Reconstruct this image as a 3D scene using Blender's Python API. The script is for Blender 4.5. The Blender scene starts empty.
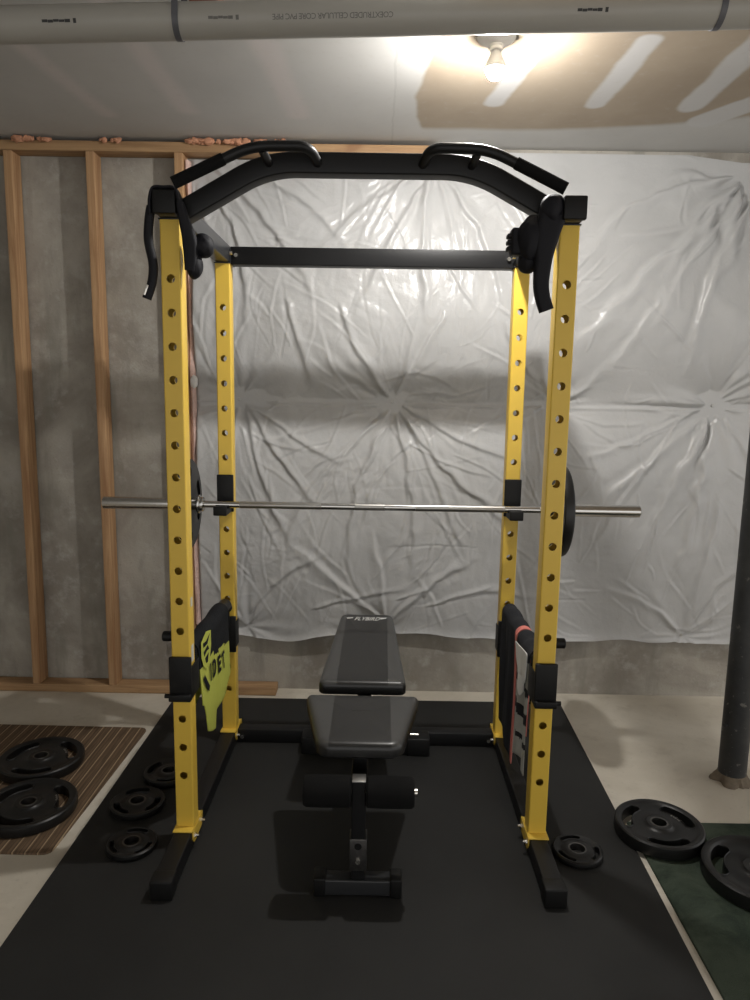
import bpy, bmesh, math, random
import numpy as np
from mathutils import Vector, Matrix
S = bpy.context.scene
COL = S.collection
PI = math.pi
random.seed(7)
V = Vector

# ---------------------------------------------------------------- materials
def new_mat(name):
    m = bpy.data.materials.new(name); m.use_nodes = True
    nt = m.node_tree
    return m, nt, nt.nodes['Principled BSDF'], nt.nodes.new('ShaderNodeTexCoord').outputs['Object']

def N(nt, t, **k):
    n = nt.nodes.new(t)
    for a, v in k.items():
        if a in ('operation', 'blend_type', 'noise_dimensions', 'data_type', 'feature', 'use_clamp', 'wave_type', 'bands_direction'):
            setattr(n, a, v)
        else:
            n.inputs[a].default_value = v
    return n

def link(nt, a, b): nt.links.new(a, b)

def math_n(nt, op, a, b=None, clamp=False):
    n = nt.nodes.new('ShaderNodeMath'); n.operation = op; n.use_clamp = clamp
    for i, v in enumerate((a, b)):
        if v is None: continue
        if isinstance(v, (int, float)): n.inputs[i].default_value = v
        else: link(nt, v, n.inputs[i])
    return n.outputs[0]

def vmath(nt, op, a, b=None):
    n = nt.nodes.new('ShaderNodeVectorMath'); n.operation = op
    for i, v in enumerate((a, b)):
        if v is None: continue
        if isinstance(v, (tuple, list)): n.inputs[i].default_value = v
        else: link(nt, v, n.inputs[i])
    return n

def mixc(nt, fac, c1, c2, blend='MIX'):
    n = nt.nodes.new('ShaderNodeMix'); n.data_type = 'RGBA'; n.blend_type = blend
    if isinstance(fac, (int, float)): n.inputs[0].default_value = fac
    else: link(nt, fac, n.inputs[0])
    for i, c in ((6, c1), (7, c2)):
        if isinstance(c, (tuple, list)): n.inputs[i].default_value = (*c[:3], 1)
        else: link(nt, c, n.inputs[i])
    return n.outputs[2]

def ramp(nt, fac, lo, hi):
    n = nt.nodes.new('ShaderNodeMapRange'); n.clamp = True
    n.interpolation_type = 'SMOOTHSTEP'
    n.inputs[1].default_value = lo; n.inputs[2].default_value = hi
    link(nt, fac, n.inputs[0])
    return n.outputs[0]

def noise(nt, co, scale, detail=4, rough=.55, dist=0, vec_scale=None):
    if vec_scale:
        mp = nt.nodes.new('ShaderNodeMapping'); mp.inputs['Scale'].default_value = vec_scale
        link(nt, co, mp.inputs[0]); co = mp.outputs[0]
    n = nt.nodes.new('ShaderNodeTexNoise')
    n.inputs['Scale'].default_value = scale; n.inputs['Detail'].default_value = detail
    n.inputs['Roughness'].default_value = rough; n.inputs['Distortion'].default_value = dist
    link(nt, co, n.inputs['Vector'])
    return n.outputs[0]

def bump(nt, b, h, strength, dist=.002):
    n = nt.nodes.new('ShaderNodeBump'); n.inputs['Strength'].default_value = strength
    n.inputs['Distance'].default_value = dist
    link(nt, h, n.inputs['Height']); link(nt, n.outputs[0], b.inputs['Normal'])

def plain(name, col, rough=.5, metal=0, spec=.5, var=.12, vscale=12, bmp=0, bscale=200, coat=0):
    m, nt, b, co = new_mat(name)
    n = noise(nt, co, vscale, 4)
    c = mixc(nt, n, tuple(x * (1 - var) for x in col), tuple(min(1, x * (1 + var)) for x in col))
    link(nt, c, b.inputs['Base Color'])
    b.inputs['Roughness'].default_value = rough; b.inputs['Metallic'].default_value = metal
    b.inputs['Specular IOR Level'].default_value = spec
    b.inputs['Coat Weight'].default_value = coat
    if bmp: bump(nt, b, noise(nt, co, bscale, 3), bmp)
    return m

MAT = {}
MAT['yellow'] = plain('yellow powder coat', (.76, .51, .068), .40, var=.04, bmp=.05, bscale=400)
MAT['black'] = plain('black powder coat', (.005, .005, .0055), .45, spec=.35, var=.15, bmp=.06, bscale=500)
MAT['greyblack'] = plain('dark grey powder coat', (.024, .025, .027), .35, var=.1)
MAT['plastic'] = plain('black plastic', (.005, .005, .005), .5, spec=.3, var=.1)
MAT['foam'] = plain('black foam', (.005, .005, .005), .9, var=.2, bmp=.3, bscale=500, spec=.2)
MAT['rubber'] = plain('black rubber coat', (.008, .008, .008), .38, spec=.4, var=.3, vscale=25, bmp=.15, bscale=120)
MAT['chrome'] = plain('chrome', (.62, .61, .59), .18, metal=1, var=.06)
MAT['steel'] = plain('dull steel', (.42, .41, .39), .35, metal=1, var=.15)
MAT['hub'] = plain('worn hub steel', (.16, .155, .15), .4, metal=1, var=.4, vscale=90)
MAT['zinc'] = plain('zinc', (.75, .73, .68), .25, metal=1, var=.1)
MAT['white'] = plain('white print', (.75, .75, .73), .5, var=.03)
MAT['label'] = plain('paper label', (.62, .6, .55), .6, var=.12, vscale=60)
MAT['porcelain'] = plain('white porcelain', (.8, .79, .75), .25, var=.03)
MAT['ink'] = plain('grey ink', (.13, .125, .115), .6, var=.3, vscale=60)
MAT['darkink'] = plain('dark ink', (.03, .03, .03), .6, var=.3)
MAT['pvc'] = plain('pipe plastic', (.35, .335, .30), .4, var=.06, vscale=4)
MAT['strapsteel'] = plain('pipe strap', (.09, .09, .1), .45, var=.2)
MAT['navy'] = plain('black webbing', (.005, .005, .008), .65, spec=.3, var=.3, vscale=40, bmp=.3, bscale=300)
MAT['cloth_black'] = plain('black fabric', (.011, .012, .014), .9, var=.3, vscale=60, bmp=.5, bscale=500, spec=.2)
MAT['cloth_grey'] = plain('charcoal fabric', (.022, .023, .027), .9, var=.25, vscale=60, bmp=.5, bscale=500, spec=.2)
MAT['cloth_yellow'] = plain('lime yellow fabric', (.52, .55, .10), .85, var=.08, vscale=40, bmp=.4, bscale=500, spec=.2)
MAT['cloth_pink'] = plain('coral fabric', (.62, .2, .17), .9, var=.1, vscale=50, spec=.2)
MAT['cloth_pale'] = plain('pale fabric', (.40, .40, .37), .9, var=.15, vscale=40, bmp=.4, bscale=400, spec=.2)
MAT['foamscrap'] = plain('copper insulation', (.55, .27, .16), .9, var=.35, vscale=60)
MAT['pinkglass'] = plain('pink glass fibre', (.66, .47, .41), .95, var=.3, vscale=60, bmp=.8, bscale=150)

def mat_floor():
    m, nt, b, co = new_mat('concrete floor')
    a = noise(nt, co, 1.6, 5, .6, .6); c = noise(nt, co, 9, 6, .6); d = noise(nt, co, 60, 3)
    col = mixc(nt, ramp(nt, a, .35, .68), (.53, .485, .405), (.66, .615, .53))
    col = mixc(nt, math_n(nt, 'MULTIPLY', ramp(nt, c, .52, .72), .45), col, (.44, .395, .325))
    col = mixc(nt, math_n(nt, 'MULTIPLY', ramp(nt, d, .6, .75), .25), col, (.25, .22, .18))
    link(nt, col, b.inputs['Base Color']); b.inputs['Roughness'].default_value = .6
    bump(nt, b, c, .12, .004)
    return m

def mat_wall():
    m, nt, b, co = new_mat('poured concrete wall')
    a = noise(nt, co, 1.8, 5, .6, .4); c = noise(nt, co, 11, 6, .65); d = noise(nt, co, 90, 3)
    st = noise(nt, co, 3.0, 4, .6, .2, (2.6, 1, .45))
    col = mixc(nt, ramp(nt, a, .35, .65), (.245, .222, .19), (.43, .402, .352))
    col = mixc(nt, math_n(nt, 'MULTIPLY', ramp(nt, c, .5, .7), .5), col, (.48, .46, .425))
    col = mixc(nt, math_n(nt, 'MULTIPLY', ramp(nt, st, .52, .70), .6), col, (.22, .215, .18))
    col = mixc(nt, math_n(nt, 'MULTIPLY', ramp(nt, d, .62, .76), .5), col, (.17, .155, .13))
    link(nt, col, b.inputs['Base Color']); b.inputs['Roughness'].default_value = .85
    h = math_n(nt, 'ADD', c, math_n(nt, 'MULTIPLY', d, .35)); bump(nt, b, h, .5, .006)
    return m

def mat_wood(name, axis='z', c1=(.50, .31, .16), c2=(.34, .18, .085)):
    m, nt, b, co = new_mat(name)
    vs = {'z': (22, 22, 1.2), 'x': (1.2, 22, 22)}[axis]
    g = noise(nt, co, 2.2, 6, .6, .7, vs); k = noise(nt, co, 3.2, 2, .5, .3)
    col = mixc(nt, ramp(nt, g, .32, .7), c1, c2)
    col = mixc(nt, math_n(nt, 'MULTIPLY', ramp(nt, k, .66, .74), .6), col, (.2, .09, .04))
    link(nt, col, b.inputs['Base Color']); b.inputs['Roughness'].default_value = .7
    bump(nt, b, g, .25, .003)
    return m

def mat_film():
    m, nt, b, co = new_mat('white vinyl film')
    n = noise(nt, co, 14, 5, .6); f = noise(nt, co, 45, 4, .6, .8); w = noise(nt, co, 2.0, 3)
    col = mixc(nt, ramp(nt, w, .3, .7), (.45, .45, .448), (.50, .50, .498))
    col = mixc(nt, math_n(nt, 'MULTIPLY', ramp(nt, n, .55, .75), .25), col, (.42, .417, .413))
    link(nt, col, b.inputs['Base Color']); b.inputs['Roughness'].default_value = .26
    b.inputs['Specular IOR Level'].default_value = .3
    bump(nt, b, math_n(nt, 'ADD', n, math_n(nt, 'MULTIPLY', f, .4)), .45, .006)
    return m

def capsule(nt, p, a, b_, r):
    a = V((a[0], a[1], 0)); d = V((b_[0], b_[1], 0)) - a
    pa = vmath(nt, 'SUBTRACT', p, tuple(a)).outputs[0]
    dt = vmath(nt, 'DOT_PRODUCT', pa, tuple(d)).outputs['Value']
    h = math_n(nt, 'DIVIDE', dt, d.length_squared, True)
    sc = nt.nodes.new('ShaderNodeVectorMath'); sc.operation = 'SCALE'
    sc.inputs[0].default_value = tuple(d); link(nt, h, sc.inputs['Scale'])
    q = vmath(nt, 'SUBTRACT', pa, sc.outputs[0]).outputs[0]
    ln = vmath(nt, 'LENGTH', q).outputs['Value']
    return math_n(nt, 'SUBTRACT', ln, r)

def mat_ceiling():
    m, nt, b, co = new_mat('taped drywall')
    flat = vmath(nt, 'MULTIPLY', co, (1, 1, 0)).outputs[0]
    wn = nt.nodes.new('ShaderNodeTexNoise'); wn.inputs['Scale'].default_value = 6; wn.inputs['Detail'].default_value = 4
    link(nt, flat, wn.inputs['Vector'])
    off = vmath(nt, 'MULTIPLY', vmath(nt, 'SUBTRACT', wn.outputs['Color'], (.5, .5, .5)).outputs[0], (.035, .035, 0)).outputs[0]
    p = vmath(nt, 'ADD', flat, off).outputs[0]
    sp = nt.nodes.new('ShaderNodeSeparateXYZ'); link(nt, p, sp.inputs[0])
    big = noise(nt, co, 1.3, 4); fine = noise(nt, co, 30, 4)
    white = mixc(nt, ramp(nt, big, .3, .7), (.46, .452, .434), (.53, .521, .503))
    mud = (.66, .595, .58)
    for a, e, r in (((-1.21, .1), (-1.12, .95), .035), ((-.80, .1), (-.77, .9), .04), ((-.38, .05), (-.32, .93), .045)):
        white = mixc(nt, math_n(nt, 'MULTIPLY', math_n(nt, 'SUBTRACT', 1, ramp(nt, capsule(nt, p, a, e, r), -.03, .03)), .55), white, mud)
    paper = mixc(nt, ramp(nt, noise(nt, co, 2.5, 4), .3, .7), (.31, .25, .185), (.365, .30, .225))
    # unpainted paper field: x > edge(y), y < back edge
    ex = math_n(nt, 'ADD', .155, math_n(nt, 'MULTIPLY', math_n(nt, 'ABSOLUTE', math_n(nt, 'SUBTRACT', sp.outputs[1], .75)), .12))
    mx = ramp(nt, math_n(nt, 'SUBTRACT', sp.outputs[0], ex), -.01, .012)
    ey = math_n(nt, 'SUBTRACT', 1.06, math_n(nt, 'MULTIPLY', math_n(nt, 'POWER', math_n(nt, 'MAXIMUM', math_n(nt, 'SUBTRACT', sp.outputs[0], .5), 0), 2), .17))
    my = ramp(nt, math_n(nt, 'SUBTRACT', ey, sp.outputs[1]), -.03, .03)
    col = mixc(nt, math_n(nt, 'MULTIPLY', mx, my), white, paper)
    for a, e, r in (((.53, .34), (.47, .78), .040), ((.885, .28), (.862, .78), .042), ((1.235, .20), (1.24, .80), .050), ((1.56, .60), (1.36, .93), .07)):
        f = math_n(nt, 'SUBTRACT', 1, ramp(nt, capsule(nt, p, a, e, r), -.012, .012))
        col = mixc(nt, math_n(nt, 'MULTIPLY', f, .92), col, (.52, .515, .51))
    seam = math_n(nt, 'LESS_THAN', math_n(nt, 'ABSOLUTE', math_n(nt, 'SUBTRACT', sp.outputs[0], .075)), .004)
    col = mixc(nt, math_n(nt, 'MULTIPLY', seam, .35), col, (.36, .355, .34))
    col = mixc(nt, math_n(nt, 'MULTIPLY', ramp(nt, fine, .55, .75), .2), col, (.42, .39, .35))
    link(nt, col, b.inputs['Base Color']); b.inputs['Roughness'].default_value = .75
    bump(nt, b, big, .15, .01)
    return m

def mat_stripe():
    m, nt, b, co = new_mat('brown striped mat')
    sp = nt.nodes.new('ShaderNodeSeparateXYZ'); link(nt, co, sp.inputs[0])
    u = math_n(nt, 'FRACT', math_n(nt, 'MULTIPLY', sp.outputs[0], 1 / .0425))
    line = math_n(nt, 'LESS_THAN', math_n(nt, 'ABSOLUTE', math_n(nt, 'SUBTRACT', u, .5)), .055)
    u2 = math_n(nt, 'FRACT', math_n(nt, 'MULTIPLY', sp.outputs[0], 1 / .0142))
    l2 = math_n(nt, 'LESS_THAN', u2, .22)
    g = noise(nt, co, 3, 5, .6, .5, (30, 2, 1))
    col = mixc(nt, ramp(nt, g, .3, .7), (.085, .053, .028), (.165, .104, .058))
    col = mixc(nt, math_n(nt, 'MULTIPLY', l2, .55), col, (.05, .03, .018))
    col = mixc(nt, math_n(nt, 'MULTIPLY', line, .8), col, (.42, .31, .195))
    link(nt, col, b.inputs['Base Color']); b.inputs['Roughness'].default_value = .8
    bump(nt, b, math_n(nt, 'SUBTRACT', 1, l2), .4, .003)
    return m

def mat_mat():
    m, nt, b, co = new_mat('black rubber flooring')
    n = noise(nt, co, 700, 2); w = noise(nt, co, 2.2, 4, .6)
    col = mixc(nt, ramp(nt, w, .3, .7), (.018, .018, .0176), (.024, .024, .0234))
    col = mixc(nt, math_n(nt, 'MULTIPLY', ramp(nt, n, .6, .7), .35), col, (.05, .05, .05))
    link(nt, col, b.inputs['Base Color']); b.inputs['Roughness'].default_value = .62
    b.inputs['Specular IOR Level'].default_value = .22
    bump(nt, b, n, .3, .001)
    return m

def mat_green():
    m, nt, b, co = new_mat('green carpet')
    n = noise(nt, co, 400, 3); w = noise(nt, co, 5, 5, .65, .5)
    col = mixc(nt, ramp(nt, w, .35, .65), (.028, .040, .030), (.070, .088, .066))
    col = mixc(nt, math_n(nt, 'MULTIPLY', ramp(nt, n, .5, .7), .4), col, (.10, .13, .10))
    link(nt, col, b.inputs['Base Color']); b.inputs['Roughness'].default_value = .95
    b.inputs['Specular IOR Level'].default_value = .1
    bump(nt, b, n, .8, .004)
    return m

def mat_pad(half):
    # dark woven centre panel between two lighter vinyl flanks, in the pad's own coordinates
    m, nt, b, co = new_mat('bench vinyl')
    sp = nt.nodes.new('ShaderNodeSeparateXYZ'); link(nt, co, sp.inputs[0])
    ax = math_n(nt, 'ABSOLUTE', sp.outputs[0])
    f = ramp(nt, math_n(nt, 'SUBTRACT', ax, half), -.001, .001)
    ch = nt.nodes.new('ShaderNodeTexChecker'); ch.inputs['Scale'].default_value = 260
    link(nt, co, ch.inputs[0])
    top = ramp(nt, sp.outputs[2], -.018, -.006)
    cen = mixc(nt, ch.outputs[1], (.014, .0136, .0134), (.020, .0192, .0188))
    side = mixc(nt, noise(nt, co, 30, 4), (.052, .052, .051), (.066, .066, .065))
    col = mixc(nt, f, cen, side)
    col = mixc(nt, top, (.012, .012, .012), col)
    link(nt, col, b.inputs['Base Color']); b.inputs['Roughness'].default_value = .33
    bump(nt, b, noise(nt, co, 250, 2), .12, .001)
    return m

def mat_column():
    m, nt, b, co = new_mat('dark steel column')
    n = noise(nt, co, 9, 5, .65); r = noise(nt, co, 45, 4)
    col = mixc(nt, ramp(nt, n, .35, .7), (.016, .017, .018), (.030, .031, .031))
    col = mixc(nt, math_n(nt, 'MULTIPLY', ramp(nt, r, .62, .72), .6), col, (.2, .19, .17))
    link(nt, col, b.inputs['Base Color']); b.inputs['Roughness'].default_value = .5
    return m

def mat_emit(name, col, s):
    m, nt, b, co = new_mat(name)
    b.inputs['Base Color'].default_value = (1, 1, 1, 1)
    b.inputs['Emission Color'].default_value = (*col, 1); b.inputs['Emission Strength'].default_value = s
    return m

MAT['floor'] = mat_floor(); MAT['wall'] = mat_wall(); MAT['ceiling'] = mat_ceiling(); MAT['film'] = mat_film()
MAT['stud'] = mat_wood('spruce stud', 'z'); MAT['plate'] = mat_wood('spruce plate', 'x', (.43, .268, .135), (.30, .175, .085))
MAT['redwood'] = mat_wood('red stained block', 'x', (.25, .09, .05), (.16, .05, .03))
MAT['stripe'] = mat_stripe(); MAT['matting'] = mat_mat(); MAT['green'] = mat_green(); MAT['column'] = mat_column()
BULB = 1500
MAT['bulb'] = mat_emit('lit bulb glass', (1.0, .975, .935), BULB)

# ---------------------------------------------------------------- mesh helpers
class MB:
    def __init__(s): s.v = []; s.f = []; s.m = []; s.sm = []
    def add(s, vs, fs, mi=0, smooth=False):
        o = len(s.v); s.v += [tuple(x) for x in vs]
        for f in fs: s.f.append([i + o for i in f]); s.m.append(mi); s.sm.append(smooth)
        return s
    def box(s, a, b, mi=0, bev=0):
        (x0, y0, z0), (x1, y1, z1) = [(min(p, q), max(p, q)) for p, q in zip(a, b)][0:0] or ((min(a[0], b[0]), min(a[1], b[1]), min(a[2], b[2])), (max(a[0], b[0]), max(a[1], b[1]), max(a[2], b[2])))
        if bev <= 0:
            vs = [(x, y, z) for z in (z0, z1) for y in (y0, y1) for x in (x0, x1)]
            return s.add(vs, [(0, 2, 3, 1), (4, 5, 7, 6), (0, 1, 5, 4), (2, 6, 7, 3), (0, 4, 6, 2), (1, 3, 7, 5)], mi)
        bm = bmesh.new(); bmesh.ops.create_cube(bm, size=1)
        for v in bm.verts:
            v.co = V(((x0 + x1) / 2 + v.co.x * (x1 - x0), (y0 + y1) / 2 + v.co.y * (y1 - y0), (z0 + z1) / 2 + v.co.z * (z1 - z0)))
        bmesh.ops.bevel(bm, geom=list(bm.edges), offset=bev, segments=3, affect='EDGES', profile=.5)
        return s.bm(bm, mi)
    def bm(s, bm, mi=0, mat=None, smooth=False):
        bm.verts.index_update()
        vs = [(mat @ v.co) if mat else v.co.copy() for v in bm.verts]
        s.add(vs, [[v.index for v in f.verts] for f in bm.faces], mi, smooth); bm.free(); return s
    def loft(s, rings, closed=True, cap=True, mi=0, smooth=True):
        n = len(rings[0]); vs = [p for r in rings for p in r]; fs = []
        for i in range(len(rings) - 1):
            for j in range(n if closed else n - 1):
                k = (j + 1) % n
                fs.append((i * n + j, i * n + k, (i + 1) * n + k, (i + 1) * n + j))
        s.add(vs, fs, mi, smooth)
        if cap:
            s.add(rings[0], [list(range(n))[::-1]], mi); s.add(rings[-1], [list(range(n))], mi)
        return s
    def sweep(s, path, sec, up=(0, 0, 1), scales=None, mi=0, smooth=True, cap=True, side_dir=None):
        path = [V(p) for p in path]; rings = []; up = V(up)
        for i, p in enumerate(path):
            if i == 0: t = path[1] - p
            elif i == len(path) - 1: t = p - path[-2]
            else: t = (path[i + 1] - p).normalized() + (p - path[i - 1]).normalized()
            t.normalize(); side = V(side_dir) if side_dir else t.cross(up).normalized(); u2 = side.cross(t).normalized()
            k = scales[i] if scales else 1
            kx, ky = k if isinstance(k, tuple) else (k, k)
            rings.append([p + side * a * kx + u2 * b * ky for a, b in sec])
        return s.loft(rings, True, cap, mi, smooth)
    def cyl(s, a, b, r, r2=None, n=28, mi=0, bev=0):
        a, b = V(a), V(b); d = (b - a); L = d.length; q = d.to_track_quat('Z', 'Y').to_matrix()
        r2 = r if r2 is None else r2
        prof = [(r - bev, 0), (r, bev), (r2, L - bev), (r2 - bev, L)] if bev else [(r, 0), (r2, L)]
        rings = [[a + q @ V((x * math.cos(t), x * math.sin(t), z)) for t in [2 * PI * i / n for i in range(n)]] for x, z in prof]
        return s.loft(rings, True, True, mi, True)
    def lathe(s, prof, n=48, mi=0, mat=None, close=False):
        rings = []
        for r, z in prof:
            ring = [V((r * math.cos(2 * PI * i / n), r * math.sin(2 * PI * i / n), z)) for i in range(n)]
            rings.append([mat @ p for p in ring] if mat else ring)
        if close: rings.append(rings[0])
        return s.loft(rings, True, False, mi, True)
    def prism(s, poly, z0, z1, mi=0, mat=None):
        n = len(poly)
        vs = [V((x, y, z)) for z in (z0, z1) for x, y in poly]
        if mat: vs = [mat @ v for v in vs]
        return s.add(vs, [list(range(n))[::-1], [n + i for i in range(n)]] + [(i, (i + 1) % n, n + (i + 1) % n, n + i) for i in range(n)], mi)
    def build(s, name, mats, parent=None, loc=(0, 0, 0), rot=None, angle=35, clean=True):
        me = bpy.data.meshes.new(name)
        me.from_pydata([tuple(v) for v in s.v], [], s.f)
        for m in (mats if isinstance(mats, (list, tuple)) else [mats]):
            me.materials.append(MAT[m] if isinstance(m, str) else m)
        me.polygons.foreach_set('material_index', s.m)
        bm = bmesh.new(); bm.from_mesh(me)
        if clean:
            bmesh.ops.remove_doubles(bm, verts=bm.verts, dist=1e-5)
            bmesh.ops.recalc_face_normals(bm, faces=bm.faces)
        bm.to_mesh(me); bm.free()
        me.polygons.foreach_set('use_smooth', [True] * len(me.polygons))
        me.set_sharp_from_angle(angle=math.radians(angle))
        o = bpy.data.objects.new(name, me); COL.objects.link(o)
        o.location = loc
        if rot: o.rotation_euler = rot
        if parent: o.parent = parent
        return o

def circ(r, n=20): return [(r * math.cos(2 * PI * i / n), r * math.sin(2 * PI * i / n)) for i in range(n)]
def rrect(w, h, r, n=4):
    out = []
    for cx, cy, a in ((w / 2 - r, h / 2 - r, 0), (-w / 2 + r, h / 2 - r, 90), (-w / 2 + r, -h / 2 + r, 180), (w / 2 - r, -h / 2 + r, 270)):
        for i in range(n + 1):
            t = math.radians(a + 90 * i / n); out.append((cx + r * math.cos(t), cy + r * math.sin(t)))
    return out
def rrect_w(th, n=7):
    # unit-wide flat section with fully rounded edges
    return [(.5 * (abs(math.cos(t)) ** .45) * (1 if math.cos(t) >= 0 else -1), th / 2 * (abs(math.sin(t)) ** .75) * (1 if math.sin(t) >= 0 else -1)) for t in [2 * PI * i / 36 for i in range(36)]]
def smooth_path(pts, n=8):
    P = [V(p) for p in pts]; out = []
    for i in range(len(P) - 1):
        p0, p1, p2, p3 = P[max(i - 1, 0)], P[i], P[i + 1], P[min(i + 2, len(P) - 1)]
        for k in range(n):
            t = k / n
            out.append(.5 * ((2 * p1) + (p2 - p0) * t + (2 * p0 - 5 * p1 + 4 * p2 - p3) * t * t + (3 * p1 - p0 - 3 * p2 + p3) * t ** 3))
    out.append(P[-1]); return out
def fillet(pts, r, n=6):
    P = [V(p) for p in pts]; out = [P[0]]
    for i in range(1, len(P) - 1):
        a, b, c = P[i - 1], P[i], P[i + 1]
        k = min(r, (a - b).length * .45, (c - b).length * .45)
        s_, e_ = b + (a - b).normalized() * k, b + (c - b).normalized() * k
        for j in range(n + 1):
            t = j / n; out.append(s_ * (1 - t) ** 2 + b * 2 * t * (1 - t) + e_ * t * t)
    out.append(P[-1]); return out
def round_poly(poly, r, n=5):
    out = []; L = len(poly); rs = r if isinstance(r, (list, tuple)) else [r] * L
    for i in range(L):
        a, b, c = V((*poly[i - 1], 0)), V((*poly[i], 0)), V((*poly[(i + 1) % L], 0))
        k = min(rs[i], (a - b).length * .49, (c - b).length * .49)
        s_, e_ = b + (a - b).normalized() * k, b + (c - b).normalized() * k
        for j in range(n + 1):
            t = j / n; p = s_ * (1 - t) ** 2 + b * 2 * t * (1 - t) + e_ * t * t; out.append((p.x, p.y))
    return out
def inset(poly, d):
    n = len(poly); out = []
    cx = sum(p[0] for p in poly) / n; cy = sum(p[1] for p in poly) / n
    for i in range(n):
        a, b = V((*poly[i - 1], 0)), V((*poly[(i + 1) % n], 0)); t = (b - a)
        if t.length < 1e-9: out.append(poly[i]); continue
        t.normalize(); nn = V((-t.y, t.x, 0))
        out.append((poly[i][0] + nn.x * d, poly[i][1] + nn.y * d))
    return out

def tag(o, label=None, cat=None, group=None, kind=None):
    if label: o['label'] = label
    if cat: o['category'] = cat
    if group: o['group'] = group
    if kind: o['kind'] = kind
    return o
def thing(name, label, cat, loc=(0, 0, 0), rz=0, group=None):
    o = bpy.data.objects.new(name, None); COL.objects.link(o); o.empty_display_size = .1
    o.location = loc; o.rotation_euler = (0, 0, rz)
    return tag(o, label, cat, group)
def dup(root, loc, rot=None, label=None, scale=None):
    r = root.copy(); COL.objects.link(r); r.location = loc
    if rot: r.rotation_euler = rot
    if label: r['label'] = label
    if scale: r.scale = scale
    for ch in list(root.children):
        c = ch.copy(); COL.objects.link(c); c.parent = r
        for g in ch.children:
            d = g.copy(); COL.objects.link(d); d.parent = c
    return r
def text_mesh(txt, size, depth=.0006, shear=0, spacing=1, bold=0):
    cu = bpy.data.curves.new('lettering', 'FONT'); cu.body = txt; cu.size = size; cu.extrude = depth
    cu.align_x = 'CENTER'; cu.align_y = 'CENTER'; cu.shear = shear; cu.offset = bold; cu.space_character = spacing; cu.resolution_u = 3
    o = bpy.data.objects.new('tmp_lettering', cu); COL.objects.link(o)
    dg = bpy.context.evaluated_depsgraph_get()
    me = bpy.data.meshes.new_from_object(o.evaluated_get(dg))
    bpy.data.objects.remove(o); bpy.data.curves.remove(cu)
    return me
def subdivide_mesh(me, cuts_len):
    bm = bmesh.new(); bm.from_mesh(me)
    bmesh.ops.triangulate(bm, faces=bm.faces)
    for _ in range(2):
        ed = [e for e in bm.edges if e.calc_length() > cuts_len]
        if not ed: break
        bmesh.ops.subdivide_edges(bm, edges=ed, cuts=1)
        bmesh.ops.triangulate(bm, faces=bm.faces)
    bm.to_mesh(me); bm.free(); return me
def obj_from(me, name, mat, parent=None):
    me.materials.clear(); me.materials.append(MAT[mat]); me.name = name
    o = bpy.data.objects.new(name, me); COL.objects.link(o); o.parent = parent
    return o

rng = np.random.default_rng(11)
LAT = rng.random((8, 256, 256))
def vn(x, y, s=0):
    x = np.asarray(x, float) + 37.3; y = np.asarray(y, float) + 91.7
    xi = np.floor(x).astype(int); yi = np.floor(y).astype(int); fx = x - xi; fy = y - yi
    fx = fx ** 3 * (fx * (fx * 6 - 15) + 10); fy = fy ** 3 * (fy * (fy * 6 - 15) + 10)
    L = LAT[s]; g = lambda a, b: L[a & 255, b & 255]
    return (g(xi, yi) * (1 - fx) + g(xi + 1, yi) * fx) * (1 - fy) + (g(xi, yi + 1) * (1 - fx) + g(xi + 1, yi + 1) * fx) * fy
def fbm(x, y, s=0, o=3): return sum(vn(x * 2 ** k, y * 2 ** k, (s + k) % 8) * .5 ** k for k in range(o)) / sum(.5 ** k for k in range(o))
def ridged(x, y, s=0): return 1 - np.abs(2 * vn(x, y, s) - 1)

# ---------------------------------------------------------------- the room
CEIL = 2.665
WALL_Y = 1.31
tag(MB().box((-4, -5, -.12), (4, WALL_Y, 0)).build('floor', 'floor'), 'pale stained concrete basement floor', 'floor', kind='structure')
tag(MB().box((-4, WALL_Y, -.12), (4, WALL_Y + .2, CEIL)).build('wall_back', 'wall'), 'grey poured concrete foundation wall', 'wall', kind='structure')
tag(MB().box((-2.6, -5, 0), (-2.4, WALL_Y - .001, CEIL - .001)).build('wall_left_added', 'wall'), 'unseen grey concrete side wall added on the left to block fill light', 'wall', kind='structure')  # unseen wall, added to cut fill light and deepen shadows on the left
tag(MB().box((-4, -5, CEIL), (4, WALL_Y + .2, CEIL + .1)).build('ceiling', 'ceiling'), 'drywall ceiling, half primed and half bare brown paper', 'ceiling', kind='structure')

# stud framing
SY0, SY1 = 1.215, 1.303
def plate(x0, x1, z0, z1, name, label):
    o = MB().box((x0, SY0, z0), (x1, SY1, z1), bev=.003).build(name, 'plate')
    return tag(o, label, 'lumber')
plate(-2.38, .27, 2.604, 2.648, 'framing_top_plate', 'long pale lumber top plate running under the ceiling')
plate(-2.38, -.467, .001, .041, 'framing_sill_plate', 'pale lumber sill plate on the floor along the concrete wall')
for i, (x, lab) in enumerate(((-1.705, 'wooden wall stud nearest the left edge of the photo'),
                              (-1.318, 'wooden wall stud behind the left end of the barbell'),
                              (-.918, 'wooden wall stud mostly behind the yellow left front upright'))):
    o = MB().box((0, 0, 0), (.038, SY1 - SY0 - .002, 2.561), bev=.002).build('wall_stud', 'stud', loc=(x, SY0 + .001, .042))
    tag(o, lab, 'lumber', 'wooden studs of the framed wall')
    o.rotation_euler = (0, (.002, -.002, 0)[i], 0)

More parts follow.
